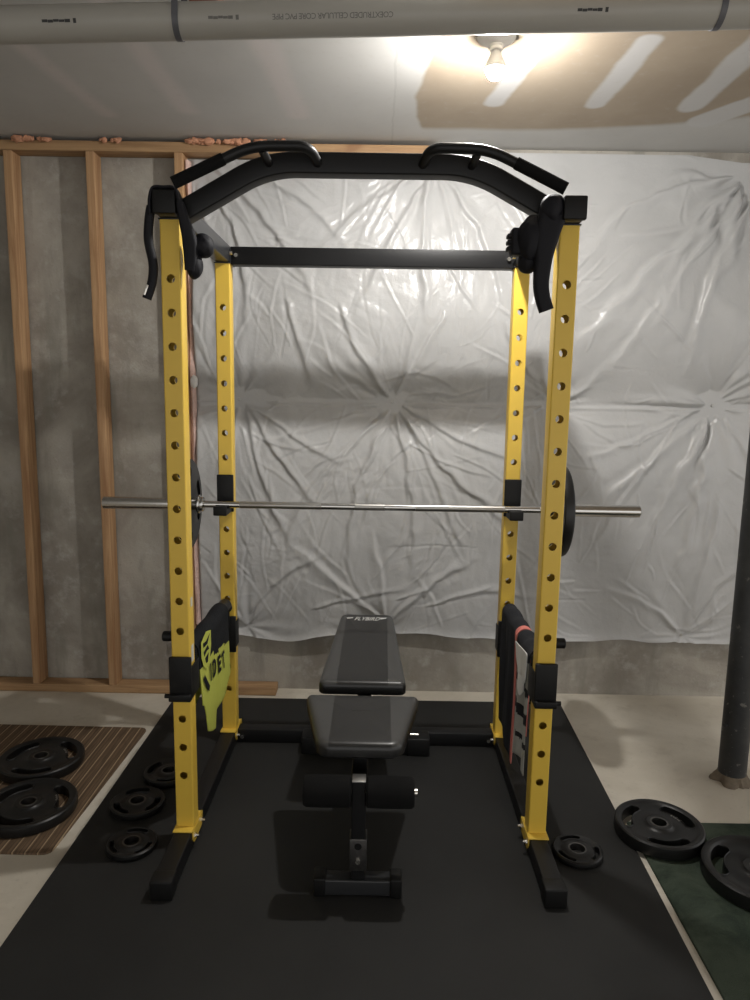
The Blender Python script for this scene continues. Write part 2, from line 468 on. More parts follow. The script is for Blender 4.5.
# ragged bits of insulation squeezed above the top plate
mb = MB(); rr = random.Random(3)
for x0, x1, n in ((-1.62, -1.48, 9), (-.86, -.42, 26), (-1.25, -1.15, 4)):
    for i in range(n):
        x = rr.uniform(x0, x1); r = rr.uniform(.006, .016)
        bm = bmesh.new(); bmesh.ops.create_icosphere(bm, subdivisions=2, radius=1)
        sx, sy, sz = r * rr.uniform(1, 2.2), r * .8, r * rr.uniform(.5, .9)
        for v in bm.verts:
            k = 1 + .5 * (float(vn(v.co.x * 3 + i, v.co.y * 3 + v.co.z * 2, 2)) - .5)
            v.co = V((x + v.co.x * sx * k, SY0 - .017 + v.co.y * sy * k, 2.650 + rr.uniform(-.012, .004) + v.co.z * sz * k))
        mb.bm(bm, 0, smooth=True)
tag(mb.build('insulation_scraps', 'foamscrap', angle=80), 'copper coloured insulation scraps squeezed above the top plate', 'insulation', kind='stuff')

# ---------------------------------------------------------------- white vinyl insulation blanket
def build_blanket():
    root = thing('insulation_blanket', 'white vinyl faced insulation blanket pinned over the concrete wall', 'insulation', (0, WALL_Y, 0))
    x0, x1, nx, nz = -.872, 2.6, 560, 400
    X = np.linspace(x0, x1, nx)[None, :].repeat(nz, 0)
    vv = np.linspace(0, 1, nz)[:, None].repeat(nx, 1)
    zt = np.where(X < .285, 2.597, 2.597 + np.clip((X - .285) / .03, 0, 1) * .05)
    zt = zt - .03 * np.clip((X - 1.45) / .25, 0, 1)
    zb = .305 + .018 * np.sin(X * 4.1 + .8) * (X < .9) + .016 * (vn(X * 6, X * 0, 1) - .5) - .02 * np.exp(-((X + .42) / .14) ** 2) + .03 * np.exp(-((X + .80) / .12) ** 2)
    Z = zb + vv * (zt - zb)
    ZM = 1.492 + .008 * (vn(X * 2.3, X * 0, 3) - .5)
    up = Z > ZM
    t = np.clip((2.63 - Z) / (2.63 - ZM), 0, 1); s = np.clip((ZM - Z) / (ZM - .30), 0, 1)
    Bu = .088 * (.75 + .5 * vn(X * 1.2, X * 0 + 4, 2)); Bl = .075 * (.75 + .5 * vn(X * 1.3, X * 0 + 9, 5))
    fu = np.minimum(t / .65, 1) ** .8 * 1.0 * (1 - np.clip((t - .55) / .45, 0, 1) ** 2.2)
    gl = (1 - (1 - s) ** 7) * (1 - .75 * np.clip(s, 0, 1) ** 1.6)
    out = np.where(up, Bu * fu, Bl * gl)
    # fasteners pull the film back; folds fan out of them
    fast = [(-.65, 1.494, 1.0, .32), (.10, 1.494, 1.1, .42), (.88, 1.494, .8, .3), (1.66, 1.50, 1.3, .5), (2.44, 1.49, 1, .4),
            (.27, 2.60, 1.1, .5), (1.72, 2.56, 1.9, .75), (-.86, 2.58, 1.2, .45),
            (.08, .33, .9, .35), (1.60, .33, .9, .28), (-.62, .34, .8, .3)]
    rg = np.random.default_rng(5); pull = np.zeros_like(X)
    for fx, fz, a, L in fast:
        dx, dz = X - fx, Z - fz; r = np.sqrt(dx * dx + dz * dz) + 1e-6; th = np.arctan2(dz, dx)
        R = np.zeros_like(X)
        for k in range(22):
            t0 = rg.uniform(-PI, PI); sg = rg.uniform(.035, .11); am = rg.uniform(.35, 1.25) * rg.choice([1, 1, -.6])
            Lk = L * rg.uniform(.35, 1.25); bend = rg.uniform(-.5, .5)
            d = th - t0 - bend * r - .35 * (vn(X * 6 + k, Z * 6, 4) - .5) * np.clip(r / .2, 0, 1); d = (d + PI) % (2 * PI) - PI
            R += am * np.exp(-(d / (sg + .012 / (r + .05))) ** 2) * np.exp(-(r / Lk) ** 2)
        out += a * .0120 * (R - .35) * np.clip(r / .07, 0, 1) * np.exp(-(r / L) ** 2) + a * .004 * R * np.clip(r / .05, 0, 1)
        pull += a * .030 * np.exp(-(r / .09) ** 1.2)
    # long drag folds running out of the fasteners, then many short creases, then fine crinkle
    def crease(pts, w, amp, soft=1.0):
        P = smooth_path([(p[0], 0, p[1]) for p in pts], 5); P = np.array([(p.x, p.z) for p in P])
        m = w * 5
        jx = np.where((X[0] > P[:, 0].min() - m) & (X[0] < P[:, 0].max() + m))[0]
        if not len(jx): return
        j0, j1 = jx[0], jx[-1] + 1
        xs = X[:, j0:j1]; zs = Z[:, j0:j1]
        ir = np.where(((zs > P[:, 1].min() - m) & (zs < P[:, 1].max() + m)).any(1))[0]
        if not len(ir): return
        i0, i1 = ir[0], ir[-1] + 1; xs = xs[i0:i1]; zs = zs[i0:i1]
        wob = .5 * w * (vn(xs * 14, zs * 14, 2) - .5) * 2
        best = np.full(xs.shape, 1e9); sd = np.zeros(xs.shape); tt = np.zeros(xs.shape); n = len(P) - 1
        for k in range(n):
            a_, b_ = P[k], P[k + 1]; d = b_ - a_; L2 = d @ d
            h = np.clip(((xs - a_[0]) * d[0] + (zs - a_[1]) * d[1]) / L2, 0, 1)
            ex, ez = xs - a_[0] - d[0] * h, zs - a_[1] - d[1] * h; q = ex * ex + ez * ez
            c = (d[0] * ez - d[1] * ex) / math.sqrt(L2); mk = q < best
            best = np.where(mk, q, best); sd = np.where(mk, np.sign(c) * np.sqrt(q), sd); tt = np.where(mk, (k + h) / n, tt)
        sd = sd + wob; ww = w * (.45 + .9 * tt)
        prof = np.where(sd > 0, np.exp(-(sd / (ww * 1.5)) ** 2), np.exp(-(sd / (ww * .55)) ** 2)) - .35 * np.exp(-((sd + ww * 1.5) / ww) ** 2)
        tap = np.clip(tt / .12, 0, 1) * np.clip((1 - tt) / .35, 0, 1) ** .8
        out[i0:i1, j0:j1] += amp * prof * tap
    for pts, w, amp in (
        ([(1.72, 2.53), (1.28, 2.12), (.95, 1.74)], .030, .020), ([(1.75, 2.50), (1.47, 2.16), (1.30, 1.83)], .026, .016), ([(1.80, 2.5), (1.63, 2.2), (1.53, 1.85), (1.50, 1.62)], .024, .018),
        ([(1.66, 2.56), (1.22, 2.42), (.92, 2.18)], .024, .013), ([(1.85, 2.5), (1.80, 2.2), (1.78, 1.8)], .026, .015), ([(1.35, 2.0), (1.22, 1.8), (1.12, 1.62)], .020, .009),
        ([(1.63, 1.46), (1.35, 1.20), (1.02, .90)], .024, .015), ([(1.64, 1.45), (1.46, 1.10), (1.28, .70)], .026, .018), ([(1.66, 1.44), (1.57, 1.05), (1.53, .62)], .026, .022),
        ([(1.72, 1.05), (1.66, .65), (1.60, .38)], .022, .014), ([(1.60, 1.48), (1.20, 1.30), (.98, 1.22)], .016, .010), ([(1.70, 1.46), (1.86, 1.2), (1.95, .8)], .024, .014), ([(1.52, 1.44), (1.25, 1.05), (1.1, .75)], .014, .009),
        ([(.08, 1.46), (-.24, 1.16), (-.45, .70)], .018, .012), ([(.09, 1.45), (-.07, 1.05), (-.13, .60)], .018, .011), ([(.12, 1.46), (.36, 1.18), (.72, .88)], .018, .013), ([(.11, 1.45), (.20, 1.0), (.22, .60)], .020, .012),
        ([(.05, 1.47), (-.35, 1.34), (-.58, 1.28)], .014, .008), ([(.15, 1.47), (.45, 1.32), (.75, 1.22)], .014, .009), ([(.13, 1.45), (.30, 1.1), (.48, .72)], .016, .010), ([(.06, 1.45), (-.15, 1.2), (-.30, .95)], .012, .009),
        ([(-.63, 1.46), (-.55, 1.1), (-.38, .72)], .018, .012), ([(-.61, 1.45), (-.42, 1.2), (-.22, .92)], .016, .011), ([(-.66, 1.45), (-.70, 1.1), (-.66, .8)], .016, .010), ([(-.58, 1.46), (-.36, 1.30), (-.12, 1.18)], .013, .008),
        ([(-.80, 2.54), (-.62, 2.2), (-.58, 1.8)], .020, .013), ([(-.82, 2.5), (-.74, 2.1), (-.72, 1.7)], .016, .012), ([(-.76, 2.55), (-.45, 2.3), (-.28, 1.95)], .020, .012), ([(-.7, 2.56), (-.35, 2.42), (-.1, 2.2)], .018, .009),
        ([(.26, 2.57), (.06, 2.25), (-.10, 1.85)], .020, .013), ([(.27, 2.57), (.23, 2.2), (.24, 1.85)], .020, .013), ([(.29, 2.57), (.50, 2.25), (.62, 1.9)], .020, .013), ([(.24, 2.58), (-.08, 2.40), (-.30, 2.12)], .018, .010), ([(.32, 2.58), (.62, 2.42), (.8, 2.2)], .018, .010),
        ([(-.40, 1.98), (-.34, 1.75), (-.30, 1.56)], .018, .010), ([(-.15, 1.95), (-.06, 1.72), (.06, 1.53)], .018, .011), ([(.35, 1.95), (.22, 1.72), (.13, 1.53)], .018, .011), ([(.6, 1.9), (.7, 1.7), (.84, 1.53)], .018, .010),
        ([(.06, .37), (-.14, .60), (-.40, .80)], .018, .012), ([(.08, .38), (.06, .65), (.0, .9)], .016, .010), ([(.11, .37), (.32, .60), (.55, .75)], .018, .010), ([(1.58, .37), (1.40, .52), (1.18, .60)], .016, .010), ([(1.62, .37), (1.75, .6), (1.9, .75)], .016, .010),
        ([(-.60, .40), (-.45, .6), (-.2, .75)], .014, .009), ([(-.3, .42), (-.05, .5), (.2, .55)], .012, .007), ([(.3, .45), (.6, .55), (.85, .52)], .014, .008)):
        crease([(p[0] + rg.normal(0, .012), p[1] + rg.normal(0, .012)) for p in pts], w, amp * .8)
    for i in range(520):
        cx, cz = rg.uniform(-.86, 2.5), rg.uniform(.36, 2.56)
        d2 = [((cx - f[0]) ** 2 + (cz - f[1]) ** 2) / f[3] ** 2 for f in fast]; f = fast[int(np.argmin(d2))]
        th = math.atan2(cz - f[1], cx - f[0]) + rg.normal(0, .38)
        if rg.random() < .25: th = rg.normal(PI / 2, .5)
        L = rg.uniform(.05, .20) * (1.3 if cx < .9 else 1.0); bd = rg.normal(0, .35)
        if cx > .9 and cz > 1.55 and rg.random() < .55: continue
        p = [(cx - math.cos(th) * L, cz - math.sin(th) * L), (cx + math.cos(th + PI / 2) * L * bd * .4, cz + math.sin(th + PI / 2) * L * bd * .4), (cx + math.cos(th) * L, cz + math.sin(th) * L)]
        crease(p, rg.uniform(.0045, .011), rg.uniform(.0012, .0046) * rg.choice([1, 1, 1, -.7]))
    calm = .45 + .55 * np.clip((1.0 - X) / .6, 0, 1)
    wx, wz = vn(X * 2.5, Z * 2.5, 0) - .5, vn(X * 2.5 + 9, Z * 2.5, 1) - .5
    w3 = fbm(X * 15 + wx * 6, Z * 9 + wz * 6, 6); w4 = fbm(X * 42 + wx * 9, Z * 30 + wz * 9, 7)
    edge = np.clip(t / .12, 0, 1)
    out += (.0060 * (w3 - .5) + .0020 * (w4 - .5)) * calm * edge
    out += .016 * (fbm(X * 3, Z * 3, 2) - .5)
    # the seam line and its tape lip
    out -= .010 * np.exp(-((Z - ZM) / .006) ** 2)
    out += .007 * np.exp(-((Z - ZM + .016) / .008) ** 2)
    out = out - pull
    # loose bottom hem curling out
    hem = np.exp(-(Z - zb) / .022)
    out += .018 * hem * (.4 + vn(X * 5, X * 0 + 2, 4))
    out = np.maximum(out, .002) + .012
    out *= np.clip((X - x0) / .03 + .15, 0, 1)
    Y = -out
    vs = np.stack([X, Y, Z], -1).reshape(-1, 3)
    ii = np.arange(nx * nz).reshape(nz, nx)
    q = np.stack([ii[:-1, :-1], ii[:-1, 1:], ii[1:, 1:], ii[1:, :-1]], -1).reshape(-1, 4)
    # back edge ring so the blanket has thickness
    ring = np.concatenate([ii[0, :], ii[1:, -1], ii[-1, -2::-1], ii[-2:0, 0][::1]])
    ring = np.concatenate([ii[0, :], ii[1:, -1], ii[-1, -2::-1], ii[-2:0:-1, 0]])
    bvs = vs[ring].copy(); bvs[:, 1] = -.002; nb = len(vs); m = len(ring)
    fs = q.tolist() + [[int(ring[(k + 1) % m]), int(ring[k]), nb + k, nb + (k + 1) % m] for k in range(m)]
    me = bpy.data.meshes.new('vinyl_facing'); me.from_pydata(np.concatenate([vs, bvs]).tolist(), [], fs)
    me.materials.append(MAT['film']); me.polygons.foreach_set('use_smooth', [True] * len(me.polygons))
    me.set_sharp_from_angle(angle=math.radians(70))
    o = bpy.data.objects.new('vinyl_facing', me); COL.objects.link(o); o.parent = root
    for fx, fz in ((-.65, 1.494), (.10, 1.494), (.88, 1.494), (1.66, 1.50), (1.60, .335), (.27, 2.585)):
        k = np.argmin((X - fx) ** 2 + (Z - fz) ** 2); y = Y.ravel()[k]
        MB().cyl((fx, y + .004, fz), (fx, y - .004, fz), .011, .006, n=16).build('fastener', 'steel', root)
    bm = bmesh.new(); bmesh.ops.create_icosphere(bm, subdivisions=3, radius=1)
    for v in bm.verts:
        k = 1 + .3 * (float(vn(v.co.x * 2 + 3, v.co.y * 2 + v.co.z * 2, 3)) - .5)
        v.co = V((-.858 + v.co.x * .018 * k, -.062 + v.co.y * .016 * k, 1.575 + v.co.z * .032 * k))
    MB().bm(bm, smooth=True).build('tape_tab', 'white', root, angle=80)
    # raw pink glass fibre at the open left edge
    mb = MB(); rings = []
    for i in range(90):
        z = .36 + i * (2.22 / 89); n = 10
        rings.append([V((-.868 + (.009 + .010 * float(vn(i * .31, j * .9, 3))) * math.cos(2 * PI * j / n), -.038 + (.020 + .014 * float(vn(i * .27, j * .8 + 20, 4))) * math.sin(2 * PI * j / n), z)) for j in range(n)])
    mb.loft(rings).build('fibreglass_edge', 'pinkglass', root)
    return root
build_blanket()

# ---------------------------------------------------------------- overhead pipe
def build_pipe():
    root = thing('drain_pipe', 'long grey plastic drain pipe hanging under the ceiling', 'pipe', (0, -.07, 2.552), 0)
    slope = .031; R = .0455
    P = lambda x: V((x, 0, x * slope))
    MB().cyl(P(-2.35), P(2.0), R, n=64).build('pipe_body', 'pvc', root)
    def wrap(me, xc, phi0, name, mat):
        me = subdivide_mesh(me, .012)
        for v in me.vertices:
            u, w, h = v.co
            ph = phi0 + w / R; rad = R + .0004 + max(h, 0) * .5
            x = xc - u
            v.co = V((x, -rad * math.cos(ph), x * slope - rad * math.sin(ph)))
        return obj_from(me, name, mat, root)
    wrap(text_mesh('COEXTRUDED CELLULAR CORE PVC PIPE',   .0188, spacing=.92), -.104, math.radians(17), 'lettering', 'ink')
    for xc, L in ((-.845, .095), (-.40, .085), (.592, .085)):
        bm = bmesh.new()
        def bar(u0, u1, w0, w1):
            vs = [bm.verts.new((u, w, h)) for h in (0, .0006) for u, w in ((u0, w0), (u1, w0), (u1, w1), (u0, w1))]
            for f in ((3, 2, 1, 0), (4, 5, 6, 7), (0, 1, 5, 4), (1, 2, 6, 5), (2, 3, 7, 6), (3, 0, 4, 7)): bm.faces.new([vs[i] for i in f])
        bar(-L / 2, -L / 2 + .008, -.0055, .0055)
        for i in range(5):
            a = -L / 2 + .016 + i * (L - .018) / 5
            bar(a, a + (L - .018) / 5 - .0006, -.0040 + (i % 2) * .001, .0035 - (i % 3) * .0008)
        me = bpy.data.meshes.new('printed_mark'); bm.to_mesh(me); bm.free()
        wrap(me, xc, math.radians(17), 'printed_mark', 'darkink' if xc != -.40 else 'ink')
    return root
build_pipe()
def strap(x, label):
    root = thing('pipe_strap', label, 'strap', (x, -.07, 2.552 + x * .031), 0, 'straps that carry the drain pipe')
    R = .0462; mb = MB(); th = .0014; hw = .0085
    top = CEIL - (2.552 + x * .031)
    path = [V((0, R, top - .002))] + [V((0, R * math.cos(a), -R * math.sin(a))) for a in [PI * i / 24 for i in range(25)]] + [V((0, -R, top - .002))]
    rings = []
    for i, p in enumerate(path):
        a = path[max(i - 1, 0)]; b = path[min(i + 1, len(path) - 1)]; t = (b - a).normalized(); n = V((0, -t.z, t.y))
        n = -n if n.dot(V((0, p.y, min(p.z, 0)))) < 0 else n
        tw = .03 * p.z
        rings.append([p + V((-hw + tw, 0, 0)) , p + V((hw + tw, 0, 0)), p + V((hw + tw, 0, 0)) + n * th, p + V((-hw + tw, 0, 0)) + n * th])
    mb.loft(rings, smooth=False); mb.build('strap_band', 'strapsteel', root)
    MB().cyl((.008, -R - .001, .05), (.008, -R - .006, .05), .005, n=12).build('screw', 'zinc', root)
strap(-.53, 'dark band holding the pipe beside the reddish wood block')
strap(.945, 'dark band holding the pipe near its right end')
tag(MB().box((-.515, -.02, 2.598), (-.437, .09, CEIL - .001), bev=.002).build('wood_block', 'redwood'), 'small reddish brown wood block above the pipe', 'block')

# ---------------------------------------------------------------- lamp
def build_lamp(x, y, name, label):
    root = thing(name, label, 'lamp', (x, y, CEIL), 0)
    MB().lathe([(0, -.001), (.060, -.001), (.062, -.006), (.056, -.014), (.042, -.021), (.030, -.025), (.024, -.028), (0, -.028)], 48).build('lampholder', 'porcelain', root)
    MB().lathe([(0, -.027), (.0225, -.027), (.0225, -.033), (.0205, -.034), (.0205, -.038), (.022, -.039), (.022, -.044), (.0, -.044)], 36).build('socket', 'porcelain', root)
    for s in (-1, 1):
        MB().cyl((s * .066, 0, 0), (s * .066, 0, -.012), .0025, n=10).build('screw', 'steel', root)
    MB().lathe([(0, -.0445), (.0135, -.045), (.0145, -.050), (.021, -.062), (.0285, -.080), (.0318, -.094), (.0322, -.099), (.0312, -.0995), (.0300, -.096), (0, -.096)], 40).build('bulb_housing', 'porcelain', root)
    MB().lathe([(0, -.097), (.0295, -.097), (.0295, -.101), (.0285, -.110), (.0250, -.119), (.0180, -.1265), (.009, -.1300), (0, -.131)], 40).build('light_bulb', 'bulb', root)
    return root
build_lamp(.392, .262, 'ceiling_lamp', 'bare lit bulb in a white porcelain lampholder on the ceiling')

# ---------------------------------------------------------------- mats and rugs
def flat_mat(poly, z0, th, mat, name, label, cat, r=.0):
    p = round_poly(poly, r) if r else poly
    cx = sum(q[0] for q in p) / len(p); cy = sum(q[1] for q in p) / len(p)
    p = [(a - cx, b - cy) for a, b in p]
    mb = MB(); i1 = inset(p, .002)
    rings = [[V((a, b, 0)) for a, b in p], [V((a, b, th - .002)) for a, b in p], [V((a, b, th)) for a, b in i1]]
    mb.loft(rings, smooth=False)
    return tag(mb.build(name, mat, loc=(cx, cy, z0)), label, cat)
flat_mat([(-.988, -1.6), (.896, -1.6), (.968, 1.172), (-.964, 1.160)], .0, .012, 'matting', 'rubber_mat', 'large black rubber gym mat under the rack', 'mat')
flat_mat([(-1.78, -.055), (-1.028, -.055), (-.995, .838), (-1.75, .845)], 0, .007, 'stripe', 'striped_mat', 'brown striped mat on the concrete under two weight plates', 'mat', .035)
flat_mat([(.938, -1.5), (1.75, -1.5), (1.75, .19), (.963, .187)], 0, .008, 'green', 'green_rug', 'dark green rug beside the rubber mat', 'rug', .004)

# ---------------------------------------------------------------- power rack
XP = .5926; ZB = .012
def upright_mesh(holes, z0, z1):
    """square tube with round holes right through front and back; origin at front-face centre"""
    w = .03; rc = .0045; fw = w - rc; hr = .0128; mb = MB(); seg = 32
    d = .06
    def face(y, yin):
        edges = [z0]
        for h in sorted(holes): edges += [h - fw, h + fw]
        edges.append(z1)
        for a, b in zip(edges[0::2], edges[1::2]):
            mb.add([(-fw, y, a), (fw, y, a), (fw, y, b), (-fw, y, b)], [(0, 1, 2, 3)])
        for h in holes:
            o, c, ci = [], [], []
            for i in range(seg):
                t = 2 * PI * i / seg; cx, cz = math.cos(t), math.sin(t); k = fw / max(abs(cx), abs(cz))
                o.append((cx * k, y, h + cz * k)); c.append((cx * hr, y, h + cz * hr)); ci.append((cx * hr, yin, h + cz * hr))
            mb.loft([o, c], True, False, smooth=False); mb.loft([c, ci], True, False, smooth=True)
    face(0, .004); face(d, d - .004)
    for sx in (-1, 1):
        pts = [(sx * fw, 0)] + [(sx * (fw + rc * math.sin(t)), rc - rc * math.cos(t)) for t in (PI / 8, PI / 4, 3 * PI / 8)] + [(sx * w, rc)]
        pts += [(x, d - y) for x, y in pts[::-1]]
        mb.loft([[V((x, y, z0)) for x, y in pts], [V((x, y, z1)) for x, y in pts]], False, False, smooth=True)
    # inner liner so the tube reads hollow
    i_ = w - .004
    mb.loft([[V((x, y, z)) for x, y in ((-i_, .004), (i_, .004), (i_, d - .004), (-i_, d - .004))] for z in (z0, z1)][:0] or [[V((-i_, .004, z0)), V((-i_, d - .004, z0))], [V((-i_, .004, z1)), V((-i_, d - .004, z1))]], False, False)
    mb.loft([[V((i_, .004, z0)), V((i_, d - .004, z0))], [V((i_, .004, z1)), V((i_, d - .004, z1))]], False, False)
    return mb
HOLES = [1.862 - .1 * k for k in range(17)]
YF, YR = 0.0, .7025
def build_rack():
    root = thing('power_rack', 'yellow and black power rack standing on the rubber mat', 'rack', (0, 0, ZB))
    for sx in (-1, 1):
        for y in (YF, YR):
            u = upright_mesh([h - ZB for h in HOLES], .066, 2.019).build('upright', 'yellow', root, loc=(sx * XP, y, 0), clean=False)
            # foot: angle plate on top of and inside the base rail
            mb = MB()
            mb.box((-.034, -.030, .0605), (.034, .095, .066), bev=.0015)
            xi = -sx * .031
            poly = [(-.030, .066), (.095, .066), (.095, .040), (.080, .020), (-.015, .020), (-.030, .040)]
            M4 = Matrix(((0, 0, 1, 0), (1, 0, 0, 0), (0, 1, 0, 0), (0, 0, 0, 1)))
            mb.prism(poly, min(xi, xi - sx * .004), max(xi, xi - sx * .004), 0, M4)
            fl = mb.build('foot_bracket', 'yellow', u)
            for yy in (-.012, .075):
                b = MB(); b.cyl((xi - sx * .004, yy, .043), (xi - sx * .008, yy, .043), .009, n=6); b.cyl((xi - sx * .008, yy, .043), (xi - sx * .018, yy, .043), .005, n=12)
                b.build('bolt', 'zinc', u)
            # head plate under the top rail
            mb = MB().box((-.033, -.003, 2.019), (.033, .088, 2.0235), bev=.001)
            mb.prism([(-.003, 2.0235), (.088, 2.0235), (.088, 2.075), (-.003, 2.075)], min(xi, xi - sx * .003), max(xi, xi - sx * .003), 0, M4)
            mb.build('head_bracket', 'greyblack', u)
            b = MB(); b.cyl((xi - sx * .003, -.020, 2.055), (xi - sx * .014, -.020, 2.055), .007, n=8); b.build('bolt', 'zinc', u)
        rail = MB().sweep([(0, -.215, .030), (0, .80, .030)], rrect(.060, .060, .005), smooth=True).build('base_rail', 'black', root, loc=(sx * XP, 0, 0))
        MB().box((-.034, -.272, 0), (.034, -.215, .063), bev=.005).build('end_cap', 'plastic', rail)
        MB().box((-.034, .80, 0), (.034, .825, .063), bev=.005).build('end_cap', 'plastic', rail)
        top = MB().sweep([(0, -.035, 2.056), (0, .78, 2.056)], rrect(.060, .064, .005)).build('top_rail', 'greyblack', root, loc=(sx * XP, 0, 0))
        MB().box((-.034, -.055, 2.0235), (.034, -.035, 2.090), bev=.005).build('end_cap', 'plastic', top)
        MB().box((-.034, .78, 2.0235), (.034, .80, 2.090), bev=.005).build('end_cap', 'plastic', top)
        # short storage peg on the outside of each front upright
        pg = MB(); pg.cyl((sx * .030, .032, .722), (sx * .066, .032, .722), .017, bev=.003)
        pg.build('storage_peg', 'plastic', root, loc=(sx * XP, 0, 0))
    x_in = XP - .030
    lo = MB().box((-x_in + .004, .706, .001), (x_in - .004, .764, .0605), bev=.003).build('lower_crossmember', 'black', root)
    hi = MB().box((-x_in + .002, .706, 2.016), (x_in - .002, .764, 2.084), bev=.003).build('rear_top_crossmember', 'black', root)
    for sx in (-1, 1):
        for o_, z in ((lo, .03), (hi, 2.05)):
            MB().cyl((sx * (x_in - .025), .7065, z), (sx * (x_in - .025), .697, z), .008, n=8).build('bolt', 'zinc', o_)
    # pull-up bar: bent square beam between the front corners with two welded grips
    def zz(v): return v - ZB
    beam = fillet([(-.560, .03, zz(2.054)), (-.305, .03, zz(2.197)), (.305, .03, zz(2.197)), (.560, .03, zz(2.062))], .09, 10)
    pb = MB().sweep(beam, rrect(.060, .060, .006), up=(0, 1, 0)).build('pull_up_bar', 'black', root)
    for sx in (-1, 1):
        MB().box((sx * .556, -.03, zz(2.042)), (sx * .562, .09, zz(2.098)), bev=.002).build('mounting_plate', 'black', pb)
        g = fillet([(sx * .545, -.10, zz(2.108)), (sx * .333, -.08, zz(2.213)), (sx * .172, -.07, zz(2.218)), (sx * .153, .006, zz(2.195))], .055, 8)
        gp = MB().sweep(g, circ(.0145, 20)).build('grip', 'black', pb)
        a, b = V((sx * .5465, -.1005, zz(2.107))), V((sx * .410, -.0875, zz(2.1755)))
        MB().sweep([a + (a - b).normalized() * .004, b], circ(.0172, 24)).build('rubber_sleeve', 'foam', gp)
        MB().cyl((sx * .305, -.078, zz(2.206)), (sx * .296, .004, zz(2.192)), .012, n=18).build('grip_post', 'black', gp)
    # stickers on the left front upright
    MB().box((0, 0, 0), (.0008, .026, .055)).build('warning_sticker', 'label', root, loc=(-XP + .0302, .018, .640))
    MB().box((0, 0, 0), (.0008, .020, .030)).build('warning_sticker', 'label', root, loc=(-XP + .0302, .022, .825))
    return root
build_rack()

# J-hooks carrying the barbell, hung on the rear uprights
BAR_Y, BAR_Z = .628, 1.0785
def build_hook(sx, label):
    root = thing('bar_hook', label, 'hook', (sx * XP, YR, 1.05), 0, 'hooks that carry the barbell')
    z0 = -.012
    MB().box((-.034, -.014, z0), (.034, -.001, .142), bev=.003).build('back_plate', 'plastic', root)
    for k in (sx,):
        MB().box((k * .0305, -.005, .03), (k * .0345, .055, .125), bev=.0015).build('side_plate', 'plastic', root)
    mb = MB(); mb.box((-.027, -.105, z0), (.027, -.012, .0142), bev=.004)
    mb.build('cradle_arm', 'plastic', root)
    MB().box((-.027, -.115, z0), (.027, -.100, .026), bev=.004).build('cradle_lip', 'plastic', root)
    MB().cyl((0, -.001, .092), (0, .064, .092), .0115, n=20).build('locking_stud', 'zinc', root)
build_hook(-1, 'black bar hook on the left rear yellow upright')
build_hook(1, 'black bar hook on the right rear yellow upright')

# safety bars, front bracket on the front upright, rear bracket one hole lower
def build_safety(sx, label):
    root = thing('safety_bar', label, 'safety bar', (sx * XP, 0, .60), 0, 'safety bars down the sides of the rack')
    MB().sweep(fillet([(0, .066, .052), (0, .655, .052), (0, .672, .030)], .02, 5), circ(.026, 28)).build('tube', 'black', root)
    fb = MB().box((-.036, -.014, -.068), (.036, -.001, .078), bev=.003).build('front_bracket', 'plastic', root)
    for k in (-1, 1):
        MB().box((k * .0312, -.010, -.066), (k * .0355, .092, .042), bev=.0015).build('side_plate', 'plastic', fb)
    MB().box((-.036, -.028, -.068), (.036, -.012, -.044), bev=.004).build('bracket_lip', 'plastic', fb)
    MB().cyl((sx * .034, -.016, -.052), (sx * .050, -.016, -.052), .007, n=16).build('pin', 'plastic', fb)
    MB().box((-.0355, .0615, -.03), (.0355, .068, .080), bev=.002).build('tube_flange', 'plastic', fb)
    rb = MB().box((-.036, YR - .014, -.170), (.036, YR - .001, -.012), bev=.003).build('rear_bracket', 'plastic', root)
    MB().box((-.012, YR - .032, -.06), (.012, YR - .012, .045), bev=.003).build('tube_lug', 'plastic', rb)
    for k in (-1, 1):
        MB().box((k * .0312, YR - .008, -.15), (k * .0355, YR + .055, -.04), bev=.0015).build('side_plate', 'plastic', rb)
build_safety(-1, 'black safety bar under the black and yellow towel')
build_safety(1, 'black safety bar under the charcoal towel')

# ---------------------------------------------------------------- barbell
def build_barbell():
    root = thing('barbell', 'long chrome barbell resting on the rear bar hooks', 'barbell', (0, BAR_Y, BAR_Z))
    MB().cyl((-.665, 0, 0), (.695, 0, 0), .0138, n=32).build('shaft', 'chrome', root)
    kn = MB()
    for a, b in ((-.52, -.19), (-.055, .065), (.19, .55)):
        kn.cyl((a, 0, 0), (b, 0, 0), .0142, n=32)
    k = kn.build('knurling', 'steel', root)
    for s, xi, xo in ((-1, -.667, -1.071), (1, .697, 1.092)):
        c = MB(); c.cyl((xi - s * .002, 0, 0), (xi + s * .012, 0, 0), .030, n=36, bev=.002); c.cyl((xi + s * .012, 0, 0), (xi + s * .024, 0, 0), .038, n=36, bev=.003)
        c.build('collar', 'chrome', root)
        sl = MB(); sl.cyl((xi + s * .022, 0, 0), (xo, 0, 0), .0248, n=40, bev=.002)
        so = sl.build('sleeve', 'chrome', root)
        MB().cyl((xo - s * .001, 0, 0), (xo + s * .003, 0, 0), .019, n=32).build('end_cap', 'steel', so)
build_barbell()

